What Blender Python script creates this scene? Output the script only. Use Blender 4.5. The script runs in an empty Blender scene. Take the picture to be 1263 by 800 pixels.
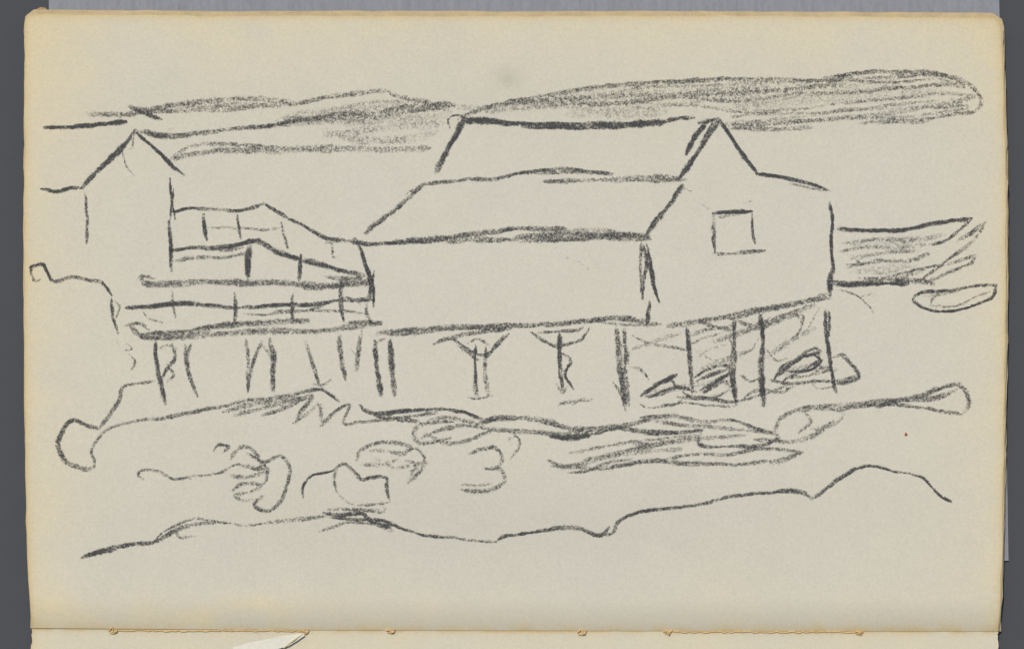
import bpy, math, numpy as np
rng=np.random.default_rng(7)
S=0.00015; W,H=1263,800
ZP=0.0026           # height of the open page above the table
D=W*S*85/36         # camera distance to page
def pos(x,y,z=ZP):
    k=(D-(z-ZP))/D
    return ((x-W/2)*S*k,(H/2-y)*S*k,z)
sc=bpy.context.scene
sc.view_settings.view_transform='Standard'; sc.view_settings.look='None'; sc.view_settings.exposure=0

# ---------------------------------------------------------------- materials
def new_mat(name):
    m=bpy.data.materials.new(name); m.use_nodes=True
    nt=m.node_tree; nt.nodes.clear(); return m,nt
def N(nt,t,**k):
    n=nt.nodes.new(t)
    for a,b in k.items(): setattr(n,a,b)
    return n
def mth(nt,op,a,b=None,clamp=False):
    n=N(nt,'ShaderNodeMath',operation=op); n.use_clamp=clamp
    for i,v in enumerate((a,b)):
        if v is None: continue
        if isinstance(v,(int,float)): n.inputs[i].default_value=v
        else: nt.links.new(v,n.inputs[i])
    return n.outputs[0]
def noise(nt,scale,detail=3,rough=.55,scl=(1,1,1)):
    tc=N(nt,'ShaderNodeTexCoord'); mp=N(nt,'ShaderNodeMapping')
    mp.inputs['Scale'].default_value=scl
    nt.links.new(tc.outputs['Object'],mp.inputs[0])
    n=N(nt,'ShaderNodeTexNoise'); n.inputs['Scale'].default_value=scale
    n.inputs['Detail'].default_value=detail; n.inputs['Roughness'].default_value=rough
    nt.links.new(mp.outputs[0],n.inputs[0]); return n.outputs[0]
def surf_mat(name,col=None,attr=None,rough=.9,layers=((3300,.10),(700,.05),(60,.04)),bump=.15,bscale=2600,scl=(1,1,1)):
    m,nt=new_mat(name)
    p=N(nt,'ShaderNodeBsdfPrincipled'); o=N(nt,'ShaderNodeOutputMaterial')
    nt.links.new(p.outputs[0],o.inputs[0])
    p.inputs['Roughness'].default_value=rough
    p.inputs['Specular IOR Level'].default_value=.15
    f=None
    for s,a in layers:
        v=mth(nt,'MULTIPLY',mth(nt,'SUBTRACT',noise(nt,s,scl=scl),.5),a*2)
        f=v if f is None else mth(nt,'ADD',f,v)
    f=mth(nt,'ADD',f,1.0)
    vm=N(nt,'ShaderNodeVectorMath',operation='SCALE')
    if attr:
        a=N(nt,'ShaderNodeAttribute',attribute_name=attr); nt.links.new(a.outputs['Color'],vm.inputs[0])
    else: vm.inputs[0].default_value=col
    nt.links.new(f,vm.inputs['Scale'])
    nt.links.new(vm.outputs[0],p.inputs['Base Color'])
    b=N(nt,'ShaderNodeBump'); b.inputs['Strength'].default_value=bump; b.inputs['Distance'].default_value=.0001
    nt.links.new(noise(nt,bscale,4,scl=scl),b.inputs['Height']); nt.links.new(b.outputs[0],p.inputs['Normal'])
    return m
M_paper=surf_mat('aged_paper',attr='tone',layers=((3600,.15),(1200,.06),(90,.02)))
M_edge=surf_mat('paper_edges',col=(.58,.46,.26),layers=((2500,.2),(300,.25)))
M_table=surf_mat('dark_grey_board',col=(.083,.085,.088),layers=((3000,.12),(200,.05)))
M_card=surf_mat('grey_card',col=(.29,.295,.305),layers=((1500,.22),(5000,.15)),scl=(1,.25,1))
M_thread=surf_mat('linen_thread',col=(.66,.45,.20),layers=((4000,.3),))
M_cover=surf_mat('tan_cover',col=(.42,.30,.16),layers=((1500,.2),(150,.1)))
M_spot=surf_mat('rust_spot',col=(.38,.09,.03),layers=((4000,.3),))

def graphite():
    m,nt=new_mat('soft_graphite')
    p=N(nt,'ShaderNodeBsdfPrincipled'); o=N(nt,'ShaderNodeOutputMaterial')
    p.inputs['Base Color'].default_value=(.068,.067,.065,1); p.inputs['Roughness'].default_value=.75
    p.inputs['Specular IOR Level'].default_value=.2
    t=N(nt,'ShaderNodeBsdfTransparent'); mx=N(nt,'ShaderNodeMixShader')
    a=N(nt,'ShaderNodeAttribute',attribute_name='graphite_load'); d=a.outputs['Fac']
    n1=noise(nt,3600,2,.7); n2=noise(nt,1100,2,.5)
    n=mth(nt,'ADD',mth(nt,'MULTIPLY',n1,.75),mth(nt,'MULTIPLY',n2,.25))
    n=mth(nt,'MULTIPLY',mth(nt,'SUBTRACT',.5,n),3.2)          # paper tooth, about -0.5..0.5
    dg=mth(nt,'POWER',d,1.15)
    fade=mth(nt,'MULTIPLY',d,2.6,clamp=True)
    g=mth(nt,'ADD',mth(nt,'MULTIPLY',dg,.95),n)
    g=mth(nt,'MULTIPLY',g,1.0,clamp=True)
    g=mth(nt,'MULTIPLY',g,fade)
    al=mth(nt,'MINIMUM',g,.90)
    nt.links.new(al,mx.inputs[0]); nt.links.new(t.outputs[0],mx.inputs[1]); nt.links.new(p.outputs[0],mx.inputs[2])
    nt.links.new(mx.outputs[0],o.inputs[0]); return m
M_gr=graphite()

# ---------------------------------------------------------------- helpers
def mesh_obj(name,V,F,mat,parent=None,smooth=False):
    me=bpy.data.meshes.new(name); me.from_pydata([tuple(v) for v in V],[],[tuple(f) for f in F]); me.update()
    if smooth: me.shade_smooth()
    o=bpy.data.objects.new(name,me); sc.collection.objects.link(o); me.materials.append(mat)
    if parent: o.parent=parent
    return o
def empty(name):
    o=bpy.data.objects.new(name,None); sc.collection.objects.link(o); o.empty_display_size=.02; return o
def smooth_noise(shape,cells,seed):
    r=np.random.default_rng(seed); g=r.normal(size=(cells[0]+2,cells[1]+2))
    yy=np.linspace(0,cells[0],shape[0]); xx=np.linspace(0,cells[1],shape[1])
    yi=yy.astype(int).clip(0,cells[0]); xi=xx.astype(int).clip(0,cells[1]); fy=(yy-yi)[:,None]; fx=(xx-xi)[None]
    fy=fy*fy*(3-2*fy); fx=fx*fx*(3-2*fx)
    a=g[yi][:,xi]; b=g[yi][:,xi+1]; c=g[yi+1][:,xi]; d=g[yi+1][:,xi+1]
    return (a*(1-fx)+b*fx)*(1-fy)+(c*(1-fx)+d*fx)*fy

# ---------------------------------------------------------------- table and card
mesh_obj('table_top',[(-3,-3,0),(3,-3,0),(3,3,0),(-3,3,0)],[(0,1,2,3)],M_table)
def slab(name,pts,z0,z1,mat,parent=None):
    n=len(pts); V=[pos(x,y,z1) for x,y in pts]+[pos(x,y,z1)[:2]+(z0,) for x,y in pts]
    F=[list(range(n))[::-1]]+[[i,(i+1)%n,(i+1)%n+n,i+n] for i in range(n)]
    return mesh_obj(name,V,F,mat,parent)
slab('grey_card',[(58,-150),(1230,-150),(1244,691),(70,691)],.00002,.0004,M_card)

# ---------------------------------------------------------------- sketchbook
book=empty('sketchbook')
L_pts=([0,18,120,300,500,680,769,790],[31,31,31,30,31,34,39,40])
R_pts=([0,30,120,240,420,600,700,778],[1233,1235,1238,1241,1240,1237,1235,1231])
T_pts=([30,60,300,640,900,1240],[17,18,20,20,20,22])
def xl(y): return np.interp(y,*L_pts)
def xr(y): return np.interp(y,*R_pts)
GUT=776
def sheet(name,mat,z,dl=0,dr=0,dt=0,tone=None,nx=260,ny=190,dip=.0011,seed=1):
    t=np.linspace(0,1,ny)**1.15
    wl=smooth_noise((ny,1),(40,1),seed)[:,0]; wr=smooth_noise((ny,1),(40,1),seed+1)[:,0]; wt=smooth_noise((1,nx),(1,50),seed+2)[0]
    V=np.zeros((ny,nx,3)); C=np.ones((ny,nx,4)); 
    for j in range(ny):
        yb=18+(GUT-18)*t[j]; r=13; tt=yb-18
        ins=r-math.sqrt(max(0,r*r-(r-tt)**2)) if tt<r else 0
        a=xl(yb)+ins*.8-dl+wl[j]*.5; b=xr(yb)-ins-r*0+dr+wr[j]*.5
        X=np.linspace(a,b,nx)
        y0=np.interp(X,*T_pts)-dt+wt*.4
        gy=GUT+np.interp(X,[30,300,800,1240],[-2,0,1.5,2])
        Y=y0+(gy-y0)*t[j]
        for_z=z-dip*np.clip((Y-738)/40,0,1)**2
        for i in range(nx):
            V[j,i]=pos(X[i],Y[i],for_z[i])
        if tone is not None: C[j,:,:3]=tone(X,Y,a,b,y0)
    F=[(j*nx+i,(j+1)*nx+i,(j+1)*nx+i+1,j*nx+i+1) for j in range(ny-1) for i in range(nx-1)]
    o=mesh_obj(name,V.reshape(-1,3),F,mat,book,True)
    if tone is not None:
        at=o.data.color_attributes.new('tone','FLOAT_COLOR','POINT'); at.data.foreach_set('color',C.reshape(-1))
    return o
NZ=smooth_noise((800,1263),(9,14),21); NZ2=smooth_noise((800,1263),(60,90),22); NZ3=smooth_noise((800,1263),(26,36),24)
def tone(X,Y,a,b,y0):
    xi=X.clip(0,1262).astype(int); yi=Y.clip(0,799).astype(int)
    n=NZ[yi,xi]; n2=NZ2[yi,xi]; n3=NZ3[yi,xi]
    c=np.array([.665,.612,.475])[None]*np.ones((len(X),1))
    warm=np.array([.745,.63,.39]); gold=np.array([.66,.50,.24])
    dl=X-a; dr=b-X; dt=Y-y0; db=GUT-Y
    w=.75*np.exp(-dl/(52+9*n))+.62*np.exp(-dr/(38+6*n))+.64*np.exp(-dt/(60+9*n))+.44*np.exp(-db/(40+8*n))
    w+=.36*np.exp(-(((X-300)/190)**2+((Y-752)/20)**2))*(1+.5*n3)
    w=(w*(1+.10*n2+.12*n3)+.02*n).clip(0,1)[:,None]
    c=c*(1-w)+warm*w
    e=np.minimum(np.minimum(dl,dr),dt)
    g=(np.exp(-e/4.0)*.8+.45*np.exp(-db/5)*(1+.6*n2)+.25*np.exp(-np.hypot(dl,dt)/30)+.25*np.exp(-np.hypot(dr,dt)/30)).clip(0,1)[:,None]
    c=c*(1-g)+gold*g
    # soft rubbed grey patches of graphite dust
    s=.13*np.exp(-(((X-626)/16)**2+((Y-97)/12)**2))+.05*np.exp(-(((X-600)/420)**2+((Y-640)/60)**2))+.03*np.exp(-(((X-620)/480)**2+((Y-135)/30)**2))+.03*np.exp(-(((X-900)/130)**2+((Y-440)/50)**2))
    c=c*(1-s[:,None])
    c*=(1+.005*n3+.005*n2)[:,None]
    return c
sheet('drawing_page',M_paper,ZP,tone=tone)
k=0
for (z,dl,dr,dt) in ((.00235,-1,1.5,1.5),(.0021,1,0,3),(.0018,0,2.5,2),(.0015,-2,1,5),(.0012,1,3.2,4),(.0009,-1,2,6)):
    k+=1; sheet('under_page_%d'%k,M_edge,z,dl,dr,dt,nx=60,ny=60,dip=min(.0011,z-.00075),seed=30+k)
# thickness of the page block and its cover
slab('page_block',[(40,24),(1228,27),(1238,240),(1234,600),(1228,735),(42,735)],.0007,.0022,M_edge,book).location.z=-.0009
slab('back_cover',[(50,9),(57,10),(57,16),(1228,18),(1236,30),(1239,400),(1232,770),(40,770),(36,300),(35,22),(42,13)],.00042,.0007,M_cover,book)
# facing page, beyond the gutter (continues out of the picture)
def facing():
    nx,ny=240,120; V=[];C=[]
    t=np.linspace(0,1,ny)**2.2
    wl=smooth_noise((ny,1),(40,1),51)[:,0]
    for j in range(ny):
        yb=t[j]*760
        for i in range(nx):
            u=i/(nx-1); a=40+wl[j]*.5-min(yb,40)*.06; b=1231+wl[-j]*.5
            X=a+(b-a)*u
            Y=GUT+np.interp(X,[30,300,800,1240],[-2,0,1.5,2])+.3+yb
            z=ZP-.0011+.0008*min(1,yb/60)**1.2
            V.append(pos(X,Y,z))
            n=NZ3[int(min(799,yb)),int(X)]; n2=NZ2[int(min(799,yb)),int(X)]
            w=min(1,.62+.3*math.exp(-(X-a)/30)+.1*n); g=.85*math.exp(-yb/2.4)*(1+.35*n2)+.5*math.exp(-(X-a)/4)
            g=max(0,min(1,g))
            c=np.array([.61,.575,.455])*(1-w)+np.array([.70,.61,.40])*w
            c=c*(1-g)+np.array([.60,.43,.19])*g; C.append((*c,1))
    F=[(j*nx+i,(j+1)*nx+i,(j+1)*nx+i+1,j*nx+i+1) for j in range(ny-1) for i in range(nx-1)]
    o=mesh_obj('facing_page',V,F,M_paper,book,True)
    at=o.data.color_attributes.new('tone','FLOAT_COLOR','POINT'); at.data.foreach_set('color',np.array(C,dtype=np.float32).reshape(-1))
facing()
slab('facing_page_block',[(44,784),(1228,786),(1228,1530),(44,1530)],.0006,.0012,M_edge,book)
# rounded sewing thread in the fold
def tube(name,pts,r,mat,parent,wob=.6):
    P=[]
    for (a,b) in zip(pts[:-1],pts[1:]):
        n=max(2,int(math.hypot(b[0]-a[0],b[1]-a[1])/4))
        for i in range(n): P.append([a[q]+(b[q]-a[q])*i/n for q in range(3)])
    P.append(list(pts[-1])); V=[];F=[];m=6
    for i,p in enumerate(P):
        a=P[max(0,i-1)]; b=P[min(len(P)-1,i+1)]; dx,dy=b[0]-a[0],b[1]-a[1]; l=math.hypot(dx,dy) or 1; nx_,ny_=-dy/l,dx/l
        o=rng.normal()*wob; rr=r*(1+.2*rng.normal()*.6)
        for q in range(m):
            an=2*math.pi*q/m
            V.append(pos(p[0]+nx_*(o+rr*math.cos(an)),p[1]+ny_*(o+rr*math.cos(an)),p[2]+rr*S*math.sin(an)))
    for i in range(len(P)-1):
        for q in range(m): F.append((i*m+q,i*m+(q+1)%m,(i+1)*m+(q+1)%m,(i+1)*m+q))
    return mesh_obj(name,V,F,mat,parent,True)
zt=ZP-.0010
tube('sewing_thread_1',[(133,777,zt-.0002),(142,777,zt),(200,778,zt),(290,777,zt),(372,778,zt),(380,777,zt-.0003)],.9,M_thread,book)
tube('sewing_thread_2',[(820,779,zt-.0002),(832,779,zt),(930,779,zt),(1058,779,zt),(1068,779,zt-.0003)],.9,M_thread,book)
for i,(x,y) in enumerate([(140,777),(376,778),(482,777),(718,779),(824,778),(1060,779)]):
    tube('thread_knot_%d'%(i+1),[(x-6,y+1,zt),(x-2,y-2,zt+.0002),(x+1,y+3,zt+.0003),(x+5,y-1,zt+.0001),(x+2,y+4,zt),(x-4,y+2,zt+.0001)],1.0,M_thread,book,.8)
tube('loose_fibre_1',[(350,799,ZP-.0005),(362,789,ZP-.0004),(376,780,ZP-.0009)],1.0,M_edge,book,.3)
# torn tab of paper at the fold
def torn():
    top=[(286,798),(306,792),(328,788),(345,784),(360,782),(374,780)]; bot=[(300,812),(318,806),(338,801),(356,796),(366,790),(376,783)]
    V=[pos(x,y,ZP-.0008) for i,(x,y) in enumerate(top)]+[pos(x,y,ZP-.0001-.0001*i) for i,(x,y) in enumerate(bot)]
    F=[(i,i+6,i+7,i+1) for i in range(5)]
    o=mesh_obj('torn_paper_tab',V,F,M_paper,book,True)
    at=o.data.color_attributes.new('tone','FLOAT_COLOR','POINT'); at.data.foreach_set('color',[.70,.66,.53,1]*12)
torn()
V=[pos(1117.5+1.8*math.cos(a)*(1+.2*math.sin(3*a)),535.5+2.2*math.sin(a),ZP+.00003) for a in np.linspace(0,2*math.pi,13)[:-1]]
mesh_obj('rust_spot',V,[list(range(12))[::-1]],M_spot,book)

# ---------------------------------------------------------------- the pencil drawing
G={}
G['distant_hills']="""
7 1.45 55,158 90,156 125,153 155,151
8 .6 105,141 160,140 215,130 265,124 320,122 365,128
7 .7 163,133 190,137 260,136 320,131 368,128
7 .5 205,138 255,132 300,128 350,130
7 1 160,131 176,140 200,146
7 .9 175,163 210,168 270,161 330,156 395,145 450,138
8 .55 320,156 380,152 440,146 500,138 560,128
8 .55 350,146 400,146 450,142 510,130 556,128
11 .32 340,150 400,138 460,134 520,132 556,134
7 .65 365,129 420,118 470,111 490,118 530,126 560,130
7 .4 390,140 440,128 500,126 550,132
12 .33 400,166 450,162 500,156 545,152
12 .33 420,152 470,148 520,146 556,142
12 .33 400,160 440,172 500,172 540,164
10 .3 540,134 565,132 600,136 640,130
9 .62 210,196 240,190 280,185 340,186 420,184 480,184 530,183
6 .5 215,192 240,180 280,178 350,182 420,180
7 .75 565,146 600,134 640,124 700,114 760,107 830,101 880,99 950,98 1015,100 1050,96
6 .78 1015,97 1060,90 1120,88 1160,92 1185,102 1190,108
6 .7 1020,100 1080,96 1130,92 1180,96 1200,108 1210,122 1204,136 1170,142 1130,148 1080,152
8 .55 620,130 700,124 790,118 870,118 950,112 1040,104
8 .5 600,138 660,132 740,130 800,124 880,112 960,106
5 .5 640,124 720,120 800,108 900,104 990,100
6 .45 660,132 740,126 830,128 900,122 990,118 1080,110 1185,102
5 .55 760,128 830,120 900,126 980,116 1060,114 1140,106 1190,108
6 .5 780,134 850,130 930,138 1010,130 1090,122 1170,114 1208,118
8 .55 895,158 940,152 1000,148 1060,144 1130,134 1205,120
8 .6 895,154 930,158 970,160 1000,156
5 .55 900,144 960,140 1020,138 1090,130 1160,124
5 .5 905,150 970,146 1050,136 1120,134 1195,130
5 .55 1040,146 1100,146 1150,140 1195,134
5 .5 1050,100 1100,102 1150,98 1186,104
5 .5 1150,148 1130,152 1090,148 1060,152
18 .3 640,128 720,122 820,116 900,112
18 .3 900,130 980,124 1080,118 1160,112
16 .28 700,140 760,138 820,138
18 .26 960,112 1040,104 1120,100
"""
G['stilt_house']="""
8 1 570,149 610,151 680,153 760,153 820,150
7 .8 640,156 700,157 775,157
6 .85 818,150 835,147 856,146
4 .6 556,160 553,148 561,141 571,144 572,155 566,162
9 .98 572,147 562,165 553,182 537,211
6 .66 520,227 560,224 610,219 650,212 700,208 755,214
5 .4 640,214 690,212 740,214
7 .55 670,225 710,222 760,221 800,219 846,222
5 .5 770,223 810,223 838,221
8 .75 523,227 505,243 480,264 450,287
4 .5 522,226 512,232 500,240
6 .85 435,300 465,300 500,298
8 .62 480,299 540,295 600,287 650,282 697,281
8 .5 550,298 600,295 660,292 720,284 760,284
9 .55 640,298 700,294 750,290 800,291
8 .55 635,292 700,290 760,293 802,294
8 .95 870,152 858,168 846,190
5 .7 862,152 872,150 884,148
7 .9 888,148 872,170 855,196 836,222
4 .6 881,150 872,163 867,178
7 .8 842,229 822,258 795,292
4 .5 842,232 852,236
6 .95 885,145 897,162 912,184 933,213
6 .85 933,214 965,219 995,226 1022,235
4 .5 975,226 1000,232 1024,236
5 .95 1023,250 1026,270 1025,300 1028,336
7 .85 1026,330 1024,345 1023,364
6 .88 880,264 900,262 928,260
5 .7 880,265 881,290 882,312
5 .8 927,262 928,285 931,300
6 .68 880,313 905,312 943,309
4 .4 882,267 912,264
6 .85 793,300 796,330 792,368
4 .8 799,300 802,325 806,345
6 .9 799,312 803,335 806,355 811,373
5 .6 790,300 790,340 793,366
6 .85 800,378 798,402
9 .55 824,403 870,394 930,384 980,376 1022,363
5 .45 860,394 900,392 960,376 1024,368
8 .6 466,411 520,406 580,402 640,401 700,398 760,392 800,397
5 .6 470,411 500,411 560,405 620,404
5 .55 740,398 780,400 816,398
5 .95 444,306 450,322 456,345 455,370
5 .85 455,335 460,356 461,378
5 .8 461,334 457,355 452,380 457,396
5 .6 432,298 437,293 442,300 446,312
3 .28 690,316 710,322 726,332
3 .3 866,253 880,262
3 .3 930,246 918,252
3 .3 540,130 556,138
6 .9 800,372 801,384
"""
G['stilts']="""
7 .88 463,420 466,450 469,487
8 .95 480,421 483,455 486,488
4 .45 460,432 468,420 482,418
6 .88 586,426 586,455 587,488
7 .8 598,428 598,460 601,487
4 .6 578,490 590,491 607,488
5 .75 535,424 556,417 572,426 588,436 604,434 628,411
6 .6 540,420 575,412 605,408 632,406
5 .65 560,424 575,434 590,442
5 .65 600,440 612,426 622,414
4 .55 575,424 590,418 604,428
8 .9 690,410 690,440 694,480
5 .7 655,410 672,420 690,426 715,420 726,404
5 .55 664,410 690,408 714,406 722,400
5 .9 694,436 704,446 697,462 707,480
4 .6 686,470 693,484 700,478
5 .5 686,499 710,494 732,493
3 .45 706,500 720,490
8 .8 760,402 764,440 771,500
6 .75 770,405 772,450 776,500
5 .6 757,470 768,490 772,506
5 .5 760,420 772,430 775,448
6 .88 848,404 850,440 855,485
7 .82 905,392 905,430 902,455 908,498
5 .6 900,420 908,440 904,470
8 .9 938,390 941,430 939,460 941,500
6 .95 1017,382 1019,410 1023,440 1030,484
5 .7 1022,384 1024,400 1020,425
4 .48 780,412 800,422 835,428 850,430
4 .42 848,424 870,416 890,410
8 .45 852,412 880,404 905,408
7 .45 866,398 890,406 904,402
8 .48 880,420 910,410 945,400 985,384 1005,376
7 .45 908,396 930,402 950,392
5 .5 940,404 955,392 980,386 990,398
4 .45 962,396 990,388 985,410 972,420
4 .42 800,470 790,456 775,454
4 .45 907,440 925,430 936,418
4 .4 862,440 876,430 896,425
4 .4 912,460 925,470 938,466
4 .4 1010,380 1000,400 990,410
4 .4 856,430 880,444 900,440
4 .4 944,430 958,444 970,440
7 .3 780,430 810,420 840,412
8 .3 860,460 890,446 930,430
8 .28 945,440 975,420 1005,404
"""
G['rocks']="""
6 .9 790,487 812,475 834,462
5 .8 800,490 822,480 840,478 858,484
4 .6 806,474 825,468 832,476 815,486 796,490
6 .95 860,470 880,460 896,455
5 .9 862,482 880,472 904,458
4 .7 856,466 876,454 898,452 902,470
6 .8 868,484 890,470 900,478
5 .5 842,482 860,492 884,488 900,480
6 .98 960,462 985,444 1012,434
5 .85 964,470 990,456 1014,444
4 .85 975,446 1000,436 1014,446 996,458 970,458
5 .7 985,440 1005,430 1010,440
4 .7 952,470 966,452 985,440
5 .5 968,466 1000,462 1016,452
5 .62 950,468 975,474 1005,470 1035,470 1058,464
5 .7 1036,438 1050,448 1060,464 1045,472 1030,473
4 .5 1025,440 1040,436 1048,446
5 .5 836,490 870,492 905,496 935,488 970,476
4 .42 814,500 850,496 880,500 910,500
4 .5 1000,462 1020,456 1026,448
4 .42 786,496 800,502 830,498 842,490
5 .42 915,492 935,480 960,484 980,476
4 .42 1000,470 1010,480 1028,476
9 .3 800,484 840,476 890,470
9 .3 960,462 1000,452 1030,456
"""
G['headland']="""
6 1 1033,282 1070,284 1110,284 1150,276 1198,268
5 .6 1198,268 1185,282 1168,296 1150,302
7 .45 1040,300 1080,296 1130,296 1165,290
6 .42 1036,310 1070,305 1110,306 1160,298
6 .4 1050,318 1090,312 1135,310
6 .42 1042,330 1080,322 1120,322 1145,312
5 .4 1045,312 1060,325 1044,326
14 .26 1050,304 1090,300 1140,296
12 .26 1050,334 1090,332 1130,326
5 .6 1216,272 1206,290 1188,308 1160,326 1134,346
6 .5 1180,298 1196,288 1214,276
5 .65 1024,346 1060,347 1110,338 1150,328 1203,316
5 .6 1203,316 1196,326 1170,336 1142,348
8 .95 1026,350 1050,350 1090,349 1120,350
7 .65 1100,348 1130,346 1152,350
6 .5 1060,342 1100,344 1140,334
3 .48 1036,358 1056,364 1070,376 1078,386
3 .4 1062,366 1076,362
"""
G['boat']="""
5 .88 1127,366 1140,359 1165,358 1200,353 1229,352
5 .88 1229,352 1224,366 1206,374 1180,383 1155,384 1138,380 1127,371 1128,364
4 .5 1146,378 1150,368 1158,362
4 .5 1150,376 1180,376 1205,366 1224,358
4 .45 1140,364 1160,364 1180,358
"""
G['gabled_hut']="""
5 .9 51,232 70,236 86,232 102,232
7 .88 100,232 120,212 140,193 160,171
6 .92 128,204 148,184 168,164
5 .9 168,163 184,178 202,194 214,206 227,215
4 .6 160,166 167,160 174,166
3 .6 157,172 151,186 156,204 166,216
3 .6 164,168 163,182 160,184
3 .45 178,166 190,165 196,170
4 .85 104,238 107,262 108,300
4 .85 208,220 211,244 216,270
4 .8 213,232 212,255 208,275
5 .85 208,272 210,300 212,334
3 .3 206,160 214,158
"""
G['boardwalk_railing']="""
5 .85 211,261 240,258 290,259 325,253
5 .9 325,250 350,266 380,283 406,294 424,296
4 .6 330,254 345,262 352,266
4 .45 252,283 280,281 320,282 348,281
4 .45 398,300 420,296 442,298
6 .85 209,308 245,306 285,303 320,295
6 .62 214,321 250,317 280,316 306,312
7 .88 300,300 320,298 344,312 372,320
6 .8 370,320 400,328 425,334 447,338
6 .5 340,305 366,318 400,324
5 .5 255,304 280,308 300,306
5 .8 250,264 252,280 255,296
5 .82 292,265 295,280 298,294
5 .78 345,275 350,290 355,306
8 .92 307,304 305,322 307,345
6 .9 372,314 370,330 369,346
4 .55 408,300 410,315 413,318
10 .58 174,343 180,350 200,350 250,348 300,347
10 .58 290,350 340,348 390,352 430,350 458,347
5 .55 170,345 176,340 190,342
6 .5 400,340 430,344 456,338
6 .88 155,379 185,378 225,373 250,375
6 .8 245,375 290,379 330,378 370,375
6 .85 365,377 410,373 440,370 460,371
5 .65 212,357 214,375 217,391
5 .75 289,360 290,380 290,398
5 .72 361,362 361,380 362,398
6 .85 420,342 420,360 421,378 424,396
4 .4 415,370 430,366 444,374
4 .42 336,384 380,382 430,384 456,388
4 .45 300,388 350,386 400,378
10 .58 160,401 172,413 200,415 250,409
9 .62 180,414 230,408 280,402 340,398 380,395
9 .52 200,418 270,412 330,408 390,408 430,403 470,399
6 .5 300,408 350,410 410,406 450,404
5 .5 155,402 170,398 185,406
6 .7 430,398 455,396 470,400
5 .8 138,368 140,388 144,411
4 .6 142,370 148,378 143,392
4 .6 143,420 148,427
3 .55 156,424 162,430 152,432
4 .5 160,436 166,446 162,456
3 .3 176,380 184,392 206,398
7 .78 192,420 194,445 200,475 204,498
5 .62 212,424 216,440 204,458 198,470
5 .5 196,430 206,426 220,432
5 .6 206,448 214,462 206,470
6 .72 236,426 230,442 236,468 243,489
5 .55 228,424 230,450 238,470
6 .74 304,418 306,450 306,483
6 .58 322,420 314,445 306,478
8 .68 332,418 336,440 336,482
5 .5 324,424 334,440
6 .6 376,420 384,445 394,474
4 .42 386,474 398,475 408,468
8 .58 420,414 420,440 425,468
6 .55 445,408 443,430 440,456
4 .42 432,430 442,440 440,458
"""
G['shoreline']="""
5 .88 36,338 38,328 52,326 58,334 66,345 85,342 110,346 126,348 139,364
4 .75 37,336 42,346 50,344
6 .6 190,470 168,473 150,478 146,494 132,516 122,529
6 .68 122,529 108,524 94,517 84,520 76,534 72,546 77,562 84,570 98,576 106,579 116,577
5 .6 116,577 115,566 112,556 120,542 136,528 165,520 210,515
6 .7 196,516 240,508 290,496 340,490 390,480 404,484 418,494
7 .5 275,508 310,498 350,494 384,488
7 .45 290,512 330,502 370,492
6 .56 322,512 350,504 384,488 372,506 364,522
6 .56 362,522 378,510 394,498 398,520
6 .58 396,524 412,510 430,500 424,522 446,520 480,518 505,514 540,508
6 .85 443,500 452,508 470,510 500,506 540,505 570,508 596,518
6 .66 446,504 470,512 500,516 520,522
6 .55 520,524 545,514 575,518 596,524
6 .55 556,540 524,546 512,540 514,526 530,520 560,520
6 .55 524,534 550,546 580,542 610,532 650,530
6 .6 520,540 545,530 575,524 605,530
8 .65 590,520 620,516 670,518 710,528 760,526 810,514
7 .55 600,528 650,532 690,534 720,530
8 1.1 680,538 705,539 730,535
6 .65 730,536 760,528 800,532 866,530
6 .95 795,536 830,533 868,530
5 .75 866,530 864,548 900,550 940,548 962,540
6 .55 790,515 830,512 870,520 900,518 940,530 960,536
7 .5 810,520 850,526 900,528 950,532
6 .5 780,548 830,545 870,540 920,538
7 .55 676,568 700,574 750,562 800,550 850,540
7 .55 680,574 730,578 780,570 820,568 860,574
5 .5 700,560 760,548 820,540 860,536
7 .42 720,566 780,558 840,554
5 .6 700,582 720,580 750,570 780,566
7 .52 830,572 880,574 930,570 965,566 990,559
5 .55 820,566 860,560 900,560 940,552 990,556
7 .55 930,540 970,544 1000,538 1030,518
6 .52 960,540 956,528 968,512 1000,502 1040,508 1030,522 1000,530
5 .45 990,505 1000,520 985,534
8 .55 985,506 1030,500 1080,496 1130,490 1160,478
7 .72 1130,490 1160,478 1182,474 1194,486 1195,500 1187,511
6 .62 1187,511 1160,506 1120,500 1080,498 1030,504
8 .6 1080,500 1110,494 1150,492 1180,480
"""
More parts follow.
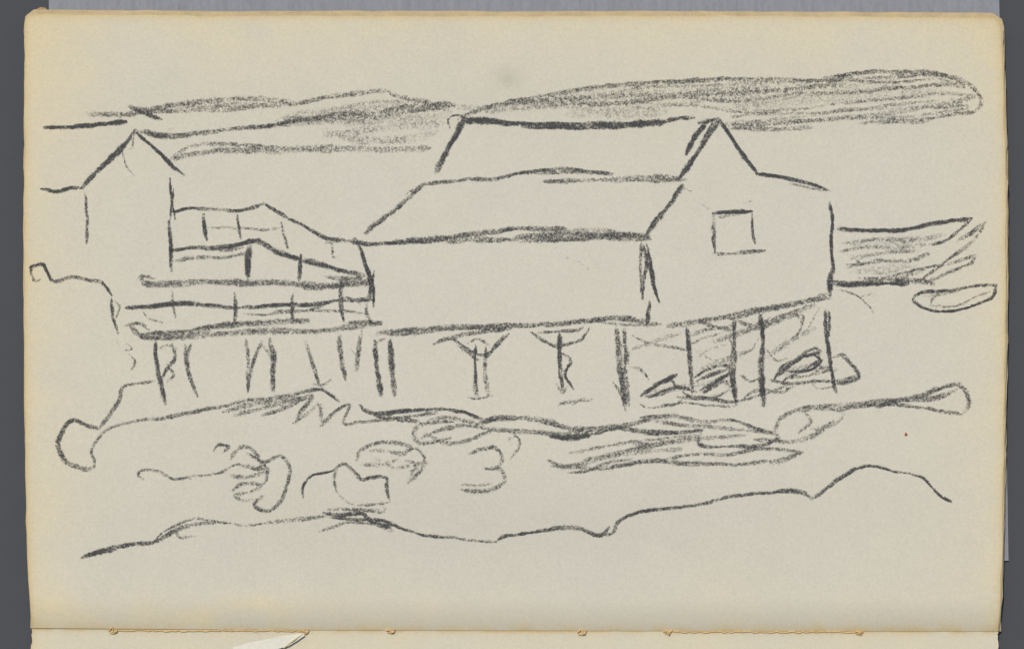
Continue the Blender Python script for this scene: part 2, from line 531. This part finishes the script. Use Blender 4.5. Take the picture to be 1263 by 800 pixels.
G['foreground_waves']="""
4 .62 178,592 170,586 175,579 194,580 212,590 235,591
4 .56 212,592 240,588 270,583 290,572 303,573
5 .55 264,556 270,548 282,550 276,558
6 .46 284,566 296,552 312,554 322,570 318,582
6 .56 305,560 326,570 345,562 356,576 354,596 346,616 330,628 314,622 324,612
7 .46 290,574 314,576 330,580 306,588 284,588
6 .46 286,604 300,596 322,598 310,606 290,610 300,616 316,614
5 .44 318,560 330,584 318,604
4 .88 374,613 374,598 384,586 402,582 412,580
5 .85 412,578 424,572 436,582 446,592 466,588 478,590
4 .7 414,606 412,590 416,578
5 .8 478,588 477,606 480,618
4 .48 478,618 455,622 432,620 414,606
6 .46 440,568 444,556 466,546 490,547 506,552 492,562
6 .42 446,572 470,572 492,566
6 .38 456,556 480,556 500,560
5 .4 462,566 490,576 520,572 528,572
6 .5 498,556 514,552 524,564 520,578 505,596
5 .44 506,580 522,576
5 .44 500,566 512,572 506,590
5 .46 578,560 590,554 610,552 620,564 612,576 596,578
6 .46 596,578 616,578 622,592 606,604 588,606 568,602
5 .36 568,598 590,598 606,596
5 .46 626,544 636,538 641,548 630,566
7 .92 101,687 120,680 142,676
6 .68 130,678 160,672 190,668 214,654 240,646 270,644
4 .42 200,666 214,654 222,662 240,660
4 .46 190,670 204,655 238,640 262,642 300,646
6 .52 300,650 330,644 362,640 400,637
7 .82 398,632 420,634 445,632 460,642 484,650
5 .74 402,636 440,640 470,640 500,652 530,660 560,663 612,667
5 .42 394,655 410,650 430,644 460,646 486,656
5 .46 404,628 440,628 472,632
4 .46 470,618 474,630 460,636
5 .74 612,668 626,660 660,656 700,650 726,656 742,660
6 .85 732,660 744,658 752,650
5 .74 742,660 756,656 766,642 790,632 830,626 880,620
5 .72 870,620 905,612 950,606 984,606 1000,613
5 .78 1000,614 1014,606 1034,590 1054,578 1076,574 1100,580
5 .82 1096,580 1120,584 1138,590 1150,602 1160,612 1173,619
"""
GAIN=dict(distant_hills=.62,stilt_house=.93,stilts=.86,rocks=.88,headland=.84,boat=.9,gabled_hut=.93,boardwalk_railing=.88,shoreline=.80,foreground_waves=.86)

def catmull(P,step=.7):
    P=[np.array(p,float) for p in P]
    if len(P)==2: P=[P[0],(P[0]+P[1])/2,P[1]]
    Q=[2*P[0]-P[1]]+P+[2*P[-1]-P[-2]]; out=[]
    for i in range(1,len(Q)-2):
        a,b,c,d=Q[i-1:i+3]; n=max(2,int(np.linalg.norm(c-b)/step))
        for k in range(n):
            t=k/n
            out.append(.5*((2*b)+(c-a)*t+(2*a-5*b+4*c-d)*t*t+(3*b-a-3*c+d)*t**3))
    out.append(P[-1]); return np.array(out)
def sm(n,per,r):
    m=max(2,int(n/per)+2); g=r.normal(size=m+1); t=np.linspace(0,m-1,n); i=t.astype(int); f=t-i; f=f*f*(3-2*f)
    return g[i]*(1-f)+g[np.minimum(i+1,m)]*f
R2=2   # samples per px
drawing=empty('pencil_drawing')
def raster(name,txt,idx,gain):
    D_=np.zeros((720*R2//1,1263*R2),np.float32)
    r=np.random.default_rng(100+idx)
    for line in txt.strip().splitlines():
        tk=line.split(); w=float(tk[0]); d=float(tk[1])*gain; P=[tuple(map(float,t.split(','))) for t in tk[2:]]
        C=catmull(P); n=len(C)
        T=np.gradient(C,axis=0); T/=np.linalg.norm(T,axis=1)[:,None]+1e-9; Nn=np.stack([-T[:,1],T[:,0]],1)
        C=C+Nn*(sm(n,45,r)*.7+sm(n,12,r)*.28)[:,None]
        ww=w*.5*(1+.15*sm(n,40,r)+.09*sm(n,9,r)); dd=d*(1+.19*sm(n,50,r)+.11*sm(n,11,r))
        tt=np.minimum(np.arange(n),np.arange(n)[::-1])*.7
        tap=np.clip(.65+.35*tt/8,0,1); ww=ww*tap; dd=dd*np.clip(.6+.4*tt/9,0,1)
        x0=int(max(0,(C[:,0].min()-w-3)*R2)); x1=int(min(D_.shape[1],(C[:,0].max()+w+3)*R2)); y0=int(max(0,(C[:,1].min()-w-3)*R2)); y1=int(min(D_.shape[0],(C[:,1].max()+w+3)*R2))
        L=np.zeros((y1-y0,x1-x0),np.float32)
        skew=r.uniform(-.4,.4)          # the pencil leans, one flank is softer
        for i in range(n):
            cx=C[i,0]*R2-x0; cy=C[i,1]*R2-y0; rad=max(ww[i],1.1)*R2; R_=int(rad*1.3+2)
            a,b=max(0,int(cx)-R_),min(L.shape[1],int(cx)+R_+1); c,e=max(0,int(cy)-R_),min(L.shape[0],int(cy)+R_+1)
            if a>=b or c>=e: continue
            gx=(np.arange(a,b)-cx)[None]; gy=(np.arange(c,e)-cy)[:,None]
            rr=np.sqrt(gx**2+gy**2)/rad
            side=(gx*Nn[i,0]+gy*Nn[i,1])/rad
            u=np.clip((1.25-rr)/.85,0,1); v=dd[i]*(u*u*(3-2*u))*(1+skew*side)
            np.maximum(L[c:e,a:b],v,out=L[c:e,a:b])
        L=L.clip(0,1); sub=D_[y0:y1,x0:x1]; mxx=np.maximum(sub,L); mn=np.minimum(sub,L)
        sub[:]=mxx+.28*mn*(1-mxx)
    # keep only cells that carry graphite
    h,w_=D_.shape
    act=D_>.02
    cell=act[:-1,:-1]|act[1:,:-1]|act[:-1,1:]|act[1:,1:]
    cy,cx=np.nonzero(cell)
    q=np.stack([cy*w_+cx,(cy+1)*w_+cx,(cy+1)*w_+cx+1,cy*w_+cx+1],1)
    uq,inv=np.unique(q.reshape(-1),return_inverse=True); inv=inv.reshape(-1).astype(np.int32)
    X=(uq%w_)/R2; Y=(uq//w_)/R2; z=ZP+.00002+idx*.000004
    kk=(D-(z-ZP))/D
    co=np.stack([(X-W/2)*S*kk,(H/2-Y)*S*kk,np.full(len(X),z)],1).astype(np.float32)
    me=bpy.data.meshes.new(name); me.from_pydata(co.tolist(),[],inv.reshape(-1,4).tolist())
    me.update()
    at=me.attributes.new('graphite_load','FLOAT','POINT'); at.data.foreach_set('value',np.ascontiguousarray(D_.reshape(-1)[uq],dtype=np.float32))
    me.materials.append(M_gr)
    o=bpy.data.objects.new(name,me); sc.collection.objects.link(o); o.parent=drawing
for i,(k_,t_) in enumerate(G.items()): raster('drawn_'+k_,t_,i,GAIN[k_])

# ---------------------------------------------------------------- light, sky, camera
el=math.radians(52)
sun=bpy.data.lights.new('sun','SUN'); sun.energy=2.9; sun.angle=math.radians(.5); sun.color=(1,.955,.90)
so=bpy.data.objects.new('sun',sun); sc.collection.objects.link(so)
so.rotation_euler=(-(math.pi/2-el),0,math.radians(25))
w=bpy.data.worlds.new('World'); sc.world=w; w.use_nodes=True; nt=w.node_tree
sk=nt.nodes.new('ShaderNodeTexSky'); sk.sky_type='NISHITA'; sk.sun_disc=False; sk.sun_elevation=el; sk.sun_rotation=math.radians(-25)
bg=nt.nodes['Background']; bg.inputs[1].default_value=.09; nt.links.new(sk.outputs[0],bg.inputs[0])
cam=bpy.data.cameras.new('camera'); co=bpy.data.objects.new('camera',cam); sc.collection.objects.link(co)
cam.lens=85; cam.sensor_width=36; cam.clip_start=.01; cam.clip_end=20
co.location=(0,0,ZP+D); sc.camera=co
